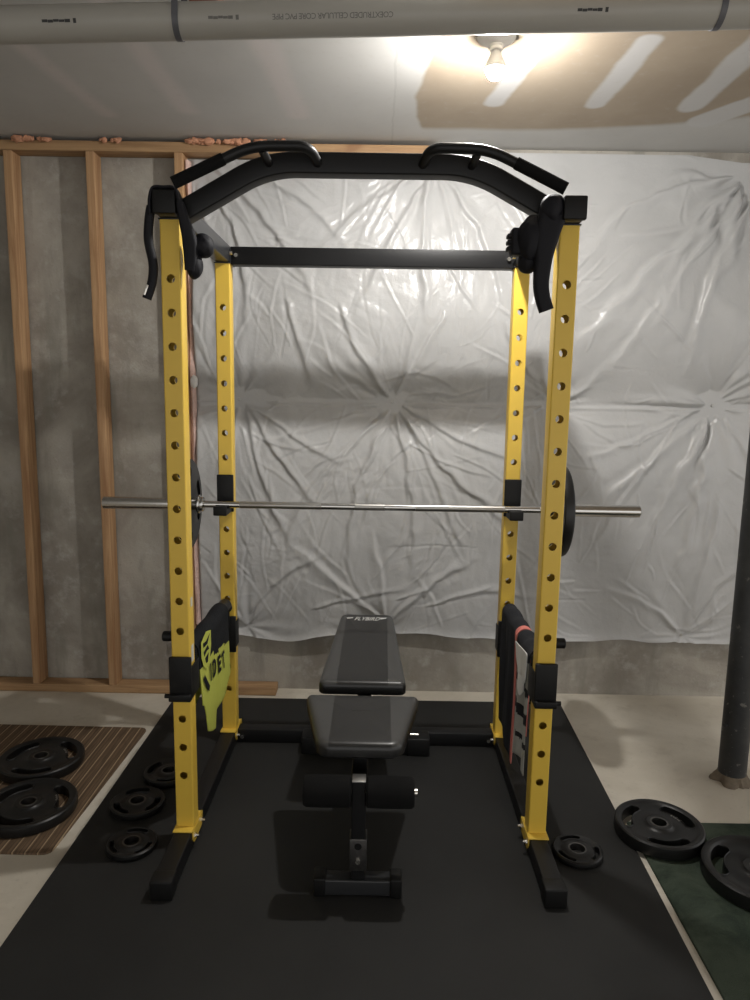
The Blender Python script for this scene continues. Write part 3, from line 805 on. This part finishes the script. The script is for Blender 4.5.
# ---------------------------------------------------------------- weight plates
def boolean_diff(base, cutters):
    for c in cutters:
        md = base.modifiers.new('cut', 'BOOLEAN'); md.operation = 'DIFFERENCE'; md.object = c; md.solver = 'EXACT'
    dg = bpy.context.evaluated_depsgraph_get(); dg.update()
    me = bpy.data.meshes.new_from_object(base.evaluated_get(dg))
    base.modifiers.clear(); base.data = me
    for c in cutters: bpy.data.objects.remove(c)
    return base
def plate_kind(R, T, big=True):
    """returns (body mesh, hub mesh, lip mesh, mark mesh): rubber plate with three hand openings, lying with its underside at z=0"""
    hub = .0262; b = T * .10
    bo = max(.046, R * .30); rim0 = R * .86; rec = T * .22
    if R < .12: bo = .046
    prof = [(hub, 0.001), (hub, T - .001), (hub + .003, T), (bo - .004, T), (bo, T - b), (bo + .010, T - rec), (rim0 - .012, T - rec), (rim0, T - b * .6), (rim0 + .004, T - .0005),
            (R - .006, T), (R - .001, T - .004), (R, T - .010), (R, .008), (R - .002, .003), (R - .006, 0), (hub + .003, 0)]
    body = MB().lathe(prof, 72, close=True).build('plate_tmp', 'rubber')
    r1, r2 = bo + (R - bo) * .44, R * .83
    if R < .12: r1, r2 = bo + (R - bo) * .32, R * .86
    half = math.radians(29 if big else 26)
    lips = []; cutters = []
    for k in range(3):
        a0 = PI / 2 + 2 * PI * k / 3
        rm = (r1 + r2) / 2; hw = (r2 - r1) / 2; out = []; n = 14
        for i in range(n + 1):
            t = a0 - half + 2 * half * i / n; out.append((r2 * math.cos(t), r2 * math.sin(t)))
        for i in range(1, 8):
            q = PI * i / 8; t = a0 + half; c = V((rm * math.cos(t), rm * math.sin(t), 0)); e = V((math.cos(t), math.sin(t), 0)); s_ = V((-math.sin(t), math.cos(t), 0))
            p = c + e * hw * math.cos(q) + s_ * hw * math.sin(q); out.append((p.x, p.y))
        for i in range(n + 1):
            t = a0 + half - 2 * half * i / n; out.append((r1 * math.cos(t), r1 * math.sin(t)))
        for i in range(1, 8):
            q = PI * i / 8; t = a0 - half; c = V((rm * math.cos(t), rm * math.sin(t), 0)); e = V((math.cos(t), math.sin(t), 0)); s_ = V((math.sin(t), -math.cos(t), 0))
            p = c - e * hw * math.cos(q) + s_ * hw * math.sin(q); out.append((p.x, p.y))
        cutters.append(MB().prism(out, -.01, T + .01).build('cut_tmp', 'rubber'))
        # raised rolled lip round the opening
        zl = T - rec + .002; lw = .0045
        lips.append(MB().loft([[V((*p, zl - .004)) for p in inset(out, -lw)], [V((*p, zl)) for p in inset(out, -lw * .8)], [V((*p, zl + .0015)) for p in inset(out, -lw * .45)], [V((*p, zl)) for p in inset(out, -.0003)], [V((*p, zl - .004)) for p in out]], True, False))
    boolean_diff(body, cutters)
    me = body.data; bpy.data.objects.remove(body)
    me.polygons.foreach_set('use_smooth', [True] * len(me.polygons)); me.set_sharp_from_angle(angle=math.radians(38))
    h = MB().lathe([(hub - .0012, .0005), (hub - .0012, T + .0006), (hub + .004, T + .0008), (hub + .0045, T - .001)], 40).build('h', 'hub'); hm = h.data; bpy.data.objects.remove(h)
    lm = []
    for q in lips:
        l = q.build('l', 'rubber', angle=60); lm.append(l.data); bpy.data.objects.remove(l)
    mk = MB(); rr = (bo + R * .86) / 2; a0 = -PI / 6
    for i in range(5):
        w = .005; a = a0 + (i - 2) * .0085 / rr * 1.0
        M4 = Matrix.Rotation(a - PI / 2, 4, 'Z') @ Matrix.Translation((0, rr, 0))
        hh = (.012, .008, .012, .010, .012)[i]
        mk.prism([(-.0025, -hh / 2), (.0025, -hh / 2), (.0025, hh / 2), (-.0025, hh / 2)], T - rec - .001, T - rec + .0012, 0, M4)
    k = mk.build('k', 'steel'); km = k.data; bpy.data.objects.remove(k)
    return me, hm, lm, km
KINDS = {'a': plate_kind(.165, .040), 'b': plate_kind(.150, .046), 'c': plate_kind(.172, .050), 'd': plate_kind(.098, .026, False), 'e': plate_kind(.083, .022, False), 'w': plate_kind(.185, .040)}
def weight(kind, loc, rot, label, group='rubber coated weight plates'):
    root = thing('weight_plate', label, 'weight plate', loc, 0, group); root.rotation_euler = rot
    body, hub, lips, mark = KINDS[kind]
    for nm, me in [('plate_body', body), ('hub_ring', hub)] + [('opening_rim', l) for l in lips] + ([] if kind in 'dew' else [('raised_marking', mark)]):
        o = bpy.data.objects.new(nm, me); COL.objects.link(o); o.parent = root
    return root
G = 'weight plates lying about the floor'
weight('a', (-1.322, .502, .0075), (0, 0, 1.15), 'large black plate at the far end of the brown striped mat', G)
weight('a', (-1.212, .176, .0075), (0, 0, .98), 'large black plate at the near end of the brown striped mat', G)
weight('d', (-.775, .425, .0125), (0, 0, 1.3), 'small black plate partly hidden behind the left front upright', G)
weight('d', (-.828, .212, .0125), (0, 0, .3), 'small black plate between two others left of the rack', G)
weight('e', (-.768, -.020, .0125), (0, 0, 0), 'smallest black plate nearest the left front foot of the rack', G)
weight('e', (.728, -.012, .0125), (0, 0, .17), 'small black plate beside the right front foot of the rack', G)
weight('b', (1.046, .106, .0130), (0, 0, 1.02), 'black plate overlapping the corner of the green rug', G)
weight('c', (1.276, -.126, .0095), (0, 0, 1.10), 'large black plate on the green rug, cut off by the photo edge', G)
GB = 'weight plates on the barbell'
weight('w', (-.718, BAR_Y, BAR_Z - .0015), (0, -PI / 2, 0), 'black plate on the left sleeve of the barbell', GB)
weight('w', (.786, BAR_Y, BAR_Z - .0015), (0, -PI / 2, 0), 'black plate on the right sleeve of the barbell', GB)

# ---------------------------------------------------------------- bench
def pad(poly, rc, th, crown=.006):
    """cushion: rounded outline, rolled edges, top at z=0, underside at z=-th"""
    p = round_poly(poly, rc, 7); n = len(p)
    mb = MB(); rings = []
    R = min(.022, th * .45)
    for z, d in ((-th, .006), (-th + .006, 0), (-R, 0), (-R * .62, R * .10), (-R * .3, R * .32), (-R * .08, R * .7), (0, R * 1.25)):
        q = inset(p, d); rings.append([V((a, b, z)) for a, b in q])
    cx = sum(a for a, b in p) / n; cy = sum(b for a, b in p) / n
    base = inset(p, R * 1.25)
    for k, h in ((.8, .45), (.5, .85), (.2, 1)):
        rings.append([V((cx + (a - cx) * k, cy + (b - cy) * k, crown * h)) for a, b in base])
    mb.loft(rings, True, True)
    return mb
MAT['padseat'] = mat_pad(.098); MAT['padback'] = mat_pad(.094)
def build_bench():
    root = thing('weight_bench', 'black and grey padded weight bench set flat inside the rack', 'bench', (0, 0, .012))
    Z = lambda z: z - .012
    seat = pad([(-.132, -.165), (.132, -.165), (.204, .195), (-.204, .195)], [.045, .045, .03, .03], .050).build('seat_pad', 'padseat', root, loc=(-.004, .022, Z(.463)), rot=(math.radians(1.0), 0, 0))
    MB().box((-.11, -.12, -.062), (.11, .13, -.051), bev=.003).build('seat_board', 'plastic', seat)
    back = pad([(-.162, -.38), (.162, -.38), (.122, .38), (-.122, .38)], [.03, .03, .035, .035], .052).build('back_pad', 'padback', root, loc=(-.006, .640, Z(.499)), rot=(math.radians(1.3), 0, math.radians(-.2)))
    MB().box((-.10, -.34, -.064), (.10, .34, -.053), bev=.003).build('back_board', 'plastic', back)
    # white wordmark with a bar either side, printed near the head end
    me = text_mesh('FLYBIRD', .062, .0006, shear=.45)
    for v in me.vertices: v.co.x *= .50
    lg = obj_from(me, 'white_logo', 'white', back); lg.location = (0, .292, .0035)
    lg['label'] = 'white slanted logo'
    for s in (-1, 1):
        w = MB().prism([(s * .064, .002 - .006 * s), (s * .088, .004 + .004 * s), (s * .092, .016 + .004 * s), (s * .062, .018)][::s], 0, .0008)
        w.build('logo_bar', 'white', lg)
    # frame
    spine = MB().sweep(fillet([(0, -.175, Z(.31)), (0, .10, Z(.36)), (0, .22, Z(.35)), (0, .62, Z(.06))], .06, 6), rrect(.05, .05, .005)).build('spine', 'black', root, loc=(-.004, 0, 0))
    MB().box((-.022, -.10, Z(.352)), (.022, .10, Z(.399)), bev=.003).build('seat_support', 'black', spine)
    rail = MB().sweep([(0, .20, Z(.395)), (0, .93, Z(.408))], rrect(.05, .04, .004)).build('back_support', 'black', root)
    MB().sweep([(0, .20, Z(.33)), (0, .22, Z(.40))], rrect(.07, .05, .004)).build('hinge', 'black', rail)
    MB().sweep([(0, .60, Z(.09)), (0, .70, Z(.395))], rrect(.04, .04, .004), up=(0, 1, 0)).build('back_strut', 'black', root)
    post = MB().sweep([(0, -.212, Z(.070)), (0, -.212, Z(.386))], rrect(.042, .046, .004), up=(0, 1, 0)).build('front_post', 'black', root, loc=(-.003, 0, 0))
    MB().box((-.0205, -.2345, Z(.3862)), (.0205, -.1895, Z(.3895)), bev=.001).build('post_cap', 'steel', post)
    sl = MB().box((-.026, -.2395, Z(.100)), (.026, -.1850, Z(.205)), bev=.002).build('post_sleeve', 'hub', post)
    MB().cyl((0, -.239, Z(.182)), (0, -.2405, Z(.182)), .011, n=20).build('pin_hole', 'plastic', sl)
    MB().cyl((0, -.2395, Z(.135)), (0, -.247, Z(.135)), .008, n=8).build('bolt', 'zinc', sl)
    foot = MB().sweep([(-.125, -.212, Z(.041)), (.125, -.212, Z(.041))], rrect(.05, .05, .005)).build('front_foot', 'greyblack', root, loc=(-.003, 0, 0))
    for s in (-1, 1):
        MB().box((s * .098, -.242, 0), (s * .135, -.182, .062), bev=.005).build('foot_cap', 'plastic', foot)
    rf = MB().sweep([(-.25, .655, Z(.047)), (.25, .655, Z(.047))], rrect(.07, .06, .005)).build('rear_foot', 'black', root, loc=(.003, 0, 0))
    for s in (-1, 1):
        MB().box((s * .175, .612, 0), (s * .272, .698, .078), bev=.006).build('foot_cap', 'plastic', rf)
    pin = MB(); pin.cyl((.165, .63, .079), (.165, .63, .094), .006, n=12); pin.cyl((.165, .63, .092), (.225, .63, .090), .0055, n=12, bev=.001)
    pin.build('release_pin', 'zinc', rf)
    ax = MB().cyl((-.168, -.212, Z(.345)), (.176, -.212, Z(.345)), .012, n=20).build('roller_bar', 'zinc', root, loc=(-.003, 0, 0))
    for s in (-1, 1):
        r = MB(); a, b = .022, .166
        r.lathe([(.0125, a), (.040, a), (.046, a + .006), (.047, a + .05), (.047, b - .05), (.046, b - .008), (.041, b), (.0125, b)], 40, 0, Matrix.Translation((-.003, -.212, Z(.345))) @ Matrix.Rotation(s * PI / 2, 4, 'Y'), True)
        r.build('foam_roller', 'foam', root)
build_bench()

# ---------------------------------------------------------------- cloths over the safety bars
def drape(sx, y0, y1, z_in, z_out, name, label, mats, pick, seed, rad=.032, swing=.02, ny=130, extra=None, zc=.652, tuck=0, wave=.009):
    """sheet folded over the tube: inner side hangs toward the rack's middle; parameter s runs inner hem -> over -> outer hem"""
    root = thing(name, label, 'towel', (sx * XP, (y0 + y1) / 2, zc))
    ym = (y0 + y1) / 2; prof = []
    n1 = 64; n2 = 14; n3 = 40
    P = []
    for i in range(n1): P.append(('in', i / (n1 - 1)))
    for i in range(1, n2): P.append(('top', i / n2))
    for i in range(n3): P.append(('out', i / (n3 - 1)))
    nS = len(P); vs = np.zeros((nS, ny, 3)); UV = np.zeros((nS, ny, 2))
    for j in range(ny):
        u = j / (ny - 1); y = y0 + (y1 - y0) * u
        zi = z_in(u); zo = z_out(u)
        for i, (k, t) in enumerate(P):
            if k == 'in': x = rad; z = (zi - zc) * (1 - t); dn = -z
            elif k == 'top': a = PI * t; x = rad * math.cos(a); z = rad * math.sin(a) * 1.02; dn = 0
            else: x = -rad; z = (zo - zc) * t; dn = -z
            sgn = 1 if k == 'in' else -1
            wv = math.sin(u * 9 + seed) * .5 + math.sin(u * 19 + seed * 2.1) * .3 + (float(vn(u * 6 + seed, dn * 5, 2)) - .5)
            amp = min(dn / .12, 1) * wave if k != 'top' else 0
            xx = x + (sgn * swing * min(dn / .25, 1) ** 1.3 + sgn * amp * wv if k != 'top' else 0)
            vs[i, j] = (-sx * xx, y - ym + tuck * dn * (u - .5), z + .003 * math.sin(u * 14 + seed)); UV[i, j] = (y, z + zc)
    fs = []; mi = []
    for i in range(nS - 1):
        for j in range(ny - 1):
            a = i * ny + j; fs.append((a, a + 1, a + ny + 1, a + ny)); mi.append(pick(P[i][0], UV[i, j][0], UV[i, j][1]))
    me = bpy.data.meshes.new('cloth'); me.from_pydata(vs.reshape(-1, 3).tolist(), [], fs)
    for m in mats: me.materials.append(MAT[m])
    me.polygons.foreach_set('material_index', mi); me.polygons.foreach_set('use_smooth', [True] * len(me.polygons))
    o = bpy.data.objects.new('cloth', me); COL.objects.link(o); o.parent = root
    md = o.modifiers.new('thick', 'SOLIDIFY'); md.thickness = .004; md.offset = 0
    def on_cloth(y, z):     # local point on the inner face
        d = (UV[:n1, :, 0] - y) ** 2 + (UV[:n1, :, 1] - z) ** 2; k = np.unravel_index(np.argmin(d), d.shape)
        return vs[k[0], k[1]], root
    return root, on_cloth, ym, zc

def stick(root, on_cloth, ym, zc, me, y, z, sx, name, mat, lift=.0065):
    """lay a flat mesh (u,v) on the inner face of a cloth"""
    me = subdivide_mesh(me, .012)
    for v in me.vertices:
        u, w, h = v.co; yy = y + u * (1 if sx < 0 else -1); q, _ = on_cloth(yy, z + w)
        v.co = V((q[0] - sx * (lift + max(h, 0)), yy - ym, z + w - zc))
    return obj_from(me, name, mat, root)
def step(y):
    return .592 - .13 * (y - .07) + (.014 if y > .16 else 0) - (.016 if y > .30 else 0) + (.014 if y > .36 else 0) - (.012 if y > .47 else 0)
r, oc, ym, zc = drape(-1, .098, .560, lambda u: float(np.interp(u, [0, .05, .08, .12, .40, .44, .75, 1], [.455, .445, .40, .335, .285, .350, .362, .40])), lambda u: .35 + .03 * u, 'gym_towel',
    'black and lime yellow towel with bold letters over the left safety bar', ['cloth_black', 'cloth_yellow'],
    lambda k, y, z: (1 if z < step(y) else 0) if k != 'top' else 0, 1.3, swing=.010, tuck=-.12, zc=.652, wave=.003)
for ch, yy, zl in (('I', .225, .530), ('D', .285, .523), ('E', .350, .512), ('T', .415, .502)):
    me = text_mesh(ch, .085, .0005, bold=.0035)
    for v in me.vertices: v.co.x *= .85
    stick(r, oc, ym, zc, me, yy, zl, -1, 'black_letter', 'cloth_black')
def quick(poly, h=.0005):
    o = MB().prism(poly, 0, h).build('q', 'cloth_black'); m = o.data; bpy.data.objects.remove(o); return m
stick(r, oc, ym, zc, quick([(.030, -.035), (.048, -.022), (-.005, .04), (-.030, .034)][::-1]), .150, .515, -1, 'black_slash', 'cloth_black')
em = stick(r, oc, ym, zc, quick([(1.35 * a, b) for a, b in [(-.05, .045), (-.02, .056), (0, .062), (.02, .056), (.05, .045), (.050, -.01), (.032, -.05), (0, -.072), (-.032, -.05), (-.05, -.01)]]),   .178, .638, -1, 'shield_emblem', 'cloth_yellow')
for pl in ([(-.034, .036), (-.004, .030), (.034, .040), (.010, .014), (-.030, .018)], [(-.030, .002), (.012, .008), (.024, -.012), (.002, -.008), (-.024, -.016)], [(-.018, -.026), (.018, -.022), (.006, -.050), (-.008, -.048)]):
    e2 = stick(r, oc, ym, zc, quick([(1.4 * a, b) for a, b in pl[::-1]], .0004),   .178, .638, -1, 'emblem_motif', 'cloth_black', .0078); e2.parent = em

r, oc, ym, zc = drape(1, .325, .640, lambda u: .135 + .06 * u, lambda u: .25, 'gym_towel', 'charcoal towel with a coral edge stripe over the right safety bar', ['cloth_grey', 'cloth_pink'],
    lambda k, y, z: 1 if y < .358 else 0, 4.1, rad=.030, swing=-.002, tuck=-.1)
r, oc, ym, zc = drape(1, .098, .308, lambda u: .225 + .03 * math.sin(u * 4), lambda u: .30, 'gym_towel', 'pale grey and black striped towel nearest the right front upright', ['cloth_pale', 'cloth_grey'],
    lambda k, y, z: 1 if (k == 'top' or z > .628 or .505 < z < .535 or .405 < z < .445 or (.318 < z < .340 and y < .22)) else 0, 2.2, rad=.032, swing=.002)
stick(r, oc, ym, zc, quick([(a - .20, b - .575) for a, b in round_poly([(.085, .640), (.295, .668), (.288, .575), (.215, .480), (.165, .560)], .012)], .003), .200, .575, 1, 'pale_flap', 'white', .006)

# ---------------------------------------------------------------- padded straps slung over the top corners
def strap_corner(sx, label):
    root = thing('padded_strap', label, 'strap', (sx * XP, 0, 2.0))
    Zs = lambda z: z - 2.0
    def band(name, pts, widths, th=.030, par=root, mat='navy', side_dir=None):
        path = smooth_path(pts, 7); n = len(path); m = len(widths) - 1; sc = []
        for i in range(n):
            f = i / (n - 1) * m; k = min(int(f), m - 1); w = widths[k] * (1 - f + k) + widths[k + 1] * (f - k); sc.append((w, 1))
        return MB().sweep(path, [(a, b) for a, b in rrect_w(th)], up=(0, -1, 0.001), scales=sc, side_dir=side_dir).build(name, mat, par)
    def lump(name, c, r, seed, par=root, mat='navy'):
        bm = bmesh.new(); bmesh.ops.create_icosphere(bm, subdivisions=4, radius=1)
        for v in bm.verts:
            k = 1 + .22 * (float(fbm(v.co.x * 1.7 + seed, v.co.y * 1.7 + v.co.z * 1.3, 3)) - .5)
            v.co = V((c[0] + v.co.x * r[0] * k, c[1] + v.co.y * r[1] * k, c[2] + v.co.z * r[2] * k))
        return MB().bm(bm, smooth=True).build(name, mat, par, angle=80)
    return root, Zs, band, lump
# left: pad wraps the corner, wavy tail outside, lumpy cuff inside
root, Zs, band, lump = strap_corner(-1, 'black padded strap slung over the left front corner of the rack')
band('corner_wrap', [(-.0415, -.034, Zs(2.035)), (-.0415, -.034, Zs(2.075)), (-.030, -.034, Zs(2.1065)), (0, -.034, Zs(2.1085)), (.030, -.034, Zs(2.1065)), (.0425, -.034, Zs(2.075)), (.044, -.034, Zs(2.04))], [.040, .044, .044, .044, .044, .044, .040], .010, side_dir=(0, 1, 0))
MB().sweep(smooth_path([(-.043, -.030, Zs(2.06)), (-.051, -.028, Zs(2.02)), (-.056, -.022, Zs(1.965)), (-.046, -.018, Zs(1.90)), (-.051, -.016, Zs(1.850)), (-.068, -.018, Zs(1.800))], 8), circ(.0135, 20), up=(0, 1, 0)).build('tail', 'navy', root)
MB().box((-.004, -.003, -.020), (.004, .002, .012), bev=.001).build('end_highlight', 'zinc', root, loc=(-.0645, -.0305, Zs(1.828)), rot=(0, .35, 0))  # bright piece added as the highlight on the tail's end
band('inner_strap', [(.044, -.040, Zs(2.07)), (.055, -.036, Zs(2.02)), (.066, -.020, Zs(1.96)), (.064, -.010, Zs(1.885))], [.020, .030, .044, .034], .034)
lump('cuff', (.096, .010, Zs(1.958)), (.032, .036, .036), 3.0)
lump('cuff', (.072, .000, Zs(1.900)), (.024, .028, .040), 8.0)
# right
root, Zs, band, lump = strap_corner(1, 'black padded strap slung over the right front corner of the rack')
band('hanging_strap', [(-.050, -.026, Zs(2.095)), (-.058, -.027, Zs(2.06)), (-.071, -.025, Zs(2.0)), (-.079, -.022, Zs(1.93)), (-.082, -.020, Zs(1.865)), (-.076, -.020, Zs(1.823)), (-.062, -.020, Zs(1.783))], [.066, .084, .070, .052, .046, .044, .043], .034)
lump('cuff', (-.062, -.032, Zs(2.072)), (.036, .026, .040), 1.5)
lump('cuff', (-.106, -.006, Zs(1.988)), (.050, .034, .066), 5.0)
lump('cuff', (-.118, .010, Zs(1.925)), (.030, .030, .032), 7.0)
bk = MB().box((-.172, -.012, Zs(1.945)), (-.120, .038, Zs(2.022)), bev=.008).build('buckle', 'navy', root)
for i in range(3):
    MB().box((-.183, -.004, Zs(1.958 + i * .018)), (-.166, .030, Zs(1.970 + i * .018)), bev=.003).build('buckle_tooth', 'navy', bk)

# ---------------------------------------------------------------- steel column
def build_column():
    root = thing('support_column', 'dark steel support column rising at the right edge', 'column', (1.497, .50, 0))
    MB().cyl((0, 0, .003), (0, 0, CEIL - .001), .053, n=48).build('shaft', 'column', root)
    bm = bmesh.new(); n = 40; rings = []
    mb = MB()
    for r, z in ((.074, .0008), (.071, .008), (.063, .018), (.055, .032), (.0525, .034)):
        rings.append([V(((r * (1 + .42 * (float(vn(i * .8, r * 30, 3)) - .5) * (z < .031))) * math.cos(2 * PI * i / n), (r * (1 + .42 * (float(vn(i * .8, r * 30, 3)) - .5) * (z < .031))) * math.sin(2 * PI * i / n), z)) for i in range(n)])
    mb.loft(rings, True, False).build('mortar_collar', plain('rough mortar', (.16, .13, .095), .95, var=.4, vscale=50, bmp=.8, bscale=60), root)
    MB().cyl((-.050, -.02, .245), (-.062, -.025, .245), .007, n=10).build('bolt', 'column', root)
build_column()

# ---------------------------------------------------------------- light, world, camera
W = bpy.data.worlds.new('World'); S.world = W; W.use_nodes = True
W.node_tree.nodes['Background'].inputs[0].default_value = (1.0, .983, .96, 1)
W.node_tree.nodes['Background'].inputs[1].default_value = .74

f_, p_, y_, r_ = 703.436, .149541, -.0057293, .0162029
cp, sp_, cy, sy = math.cos(p_), math.sin(p_), math.cos(y_), math.sin(y_)
fw = V((sy * cp, cy * cp, -sp_)); ri = V((cy, -sy, 0)); up = ri.cross(fw)
ri2 = ri * math.cos(r_) + up * math.sin(r_); up2 = -ri * math.sin(r_) + up * math.cos(r_)
cam = bpy.data.cameras.new('camera'); co = bpy.data.objects.new('camera', cam); COL.objects.link(co)
co.matrix_world = Matrix(((ri2.x, up2.x, -fw.x, .04236), (ri2.y, up2.y, -fw.y, -2.17733), (ri2.z, up2.z, -fw.z, 1.530), (0, 0, 0, 1)))
cam.sensor_fit = 'VERTICAL'; cam.sensor_height = 24; cam.lens = f_ / 1000 * 24; cam.clip_start = .02
S.camera = co
S.view_settings.view_transform = 'Standard'; S.view_settings.look = 'None'
S.view_settings.gamma = 1; S.view_settings.use_curve_mapping = False; S.view_settings.exposure = .60
S.cycles.sample_clamp_indirect = 6
S.cycles.use_denoising = True
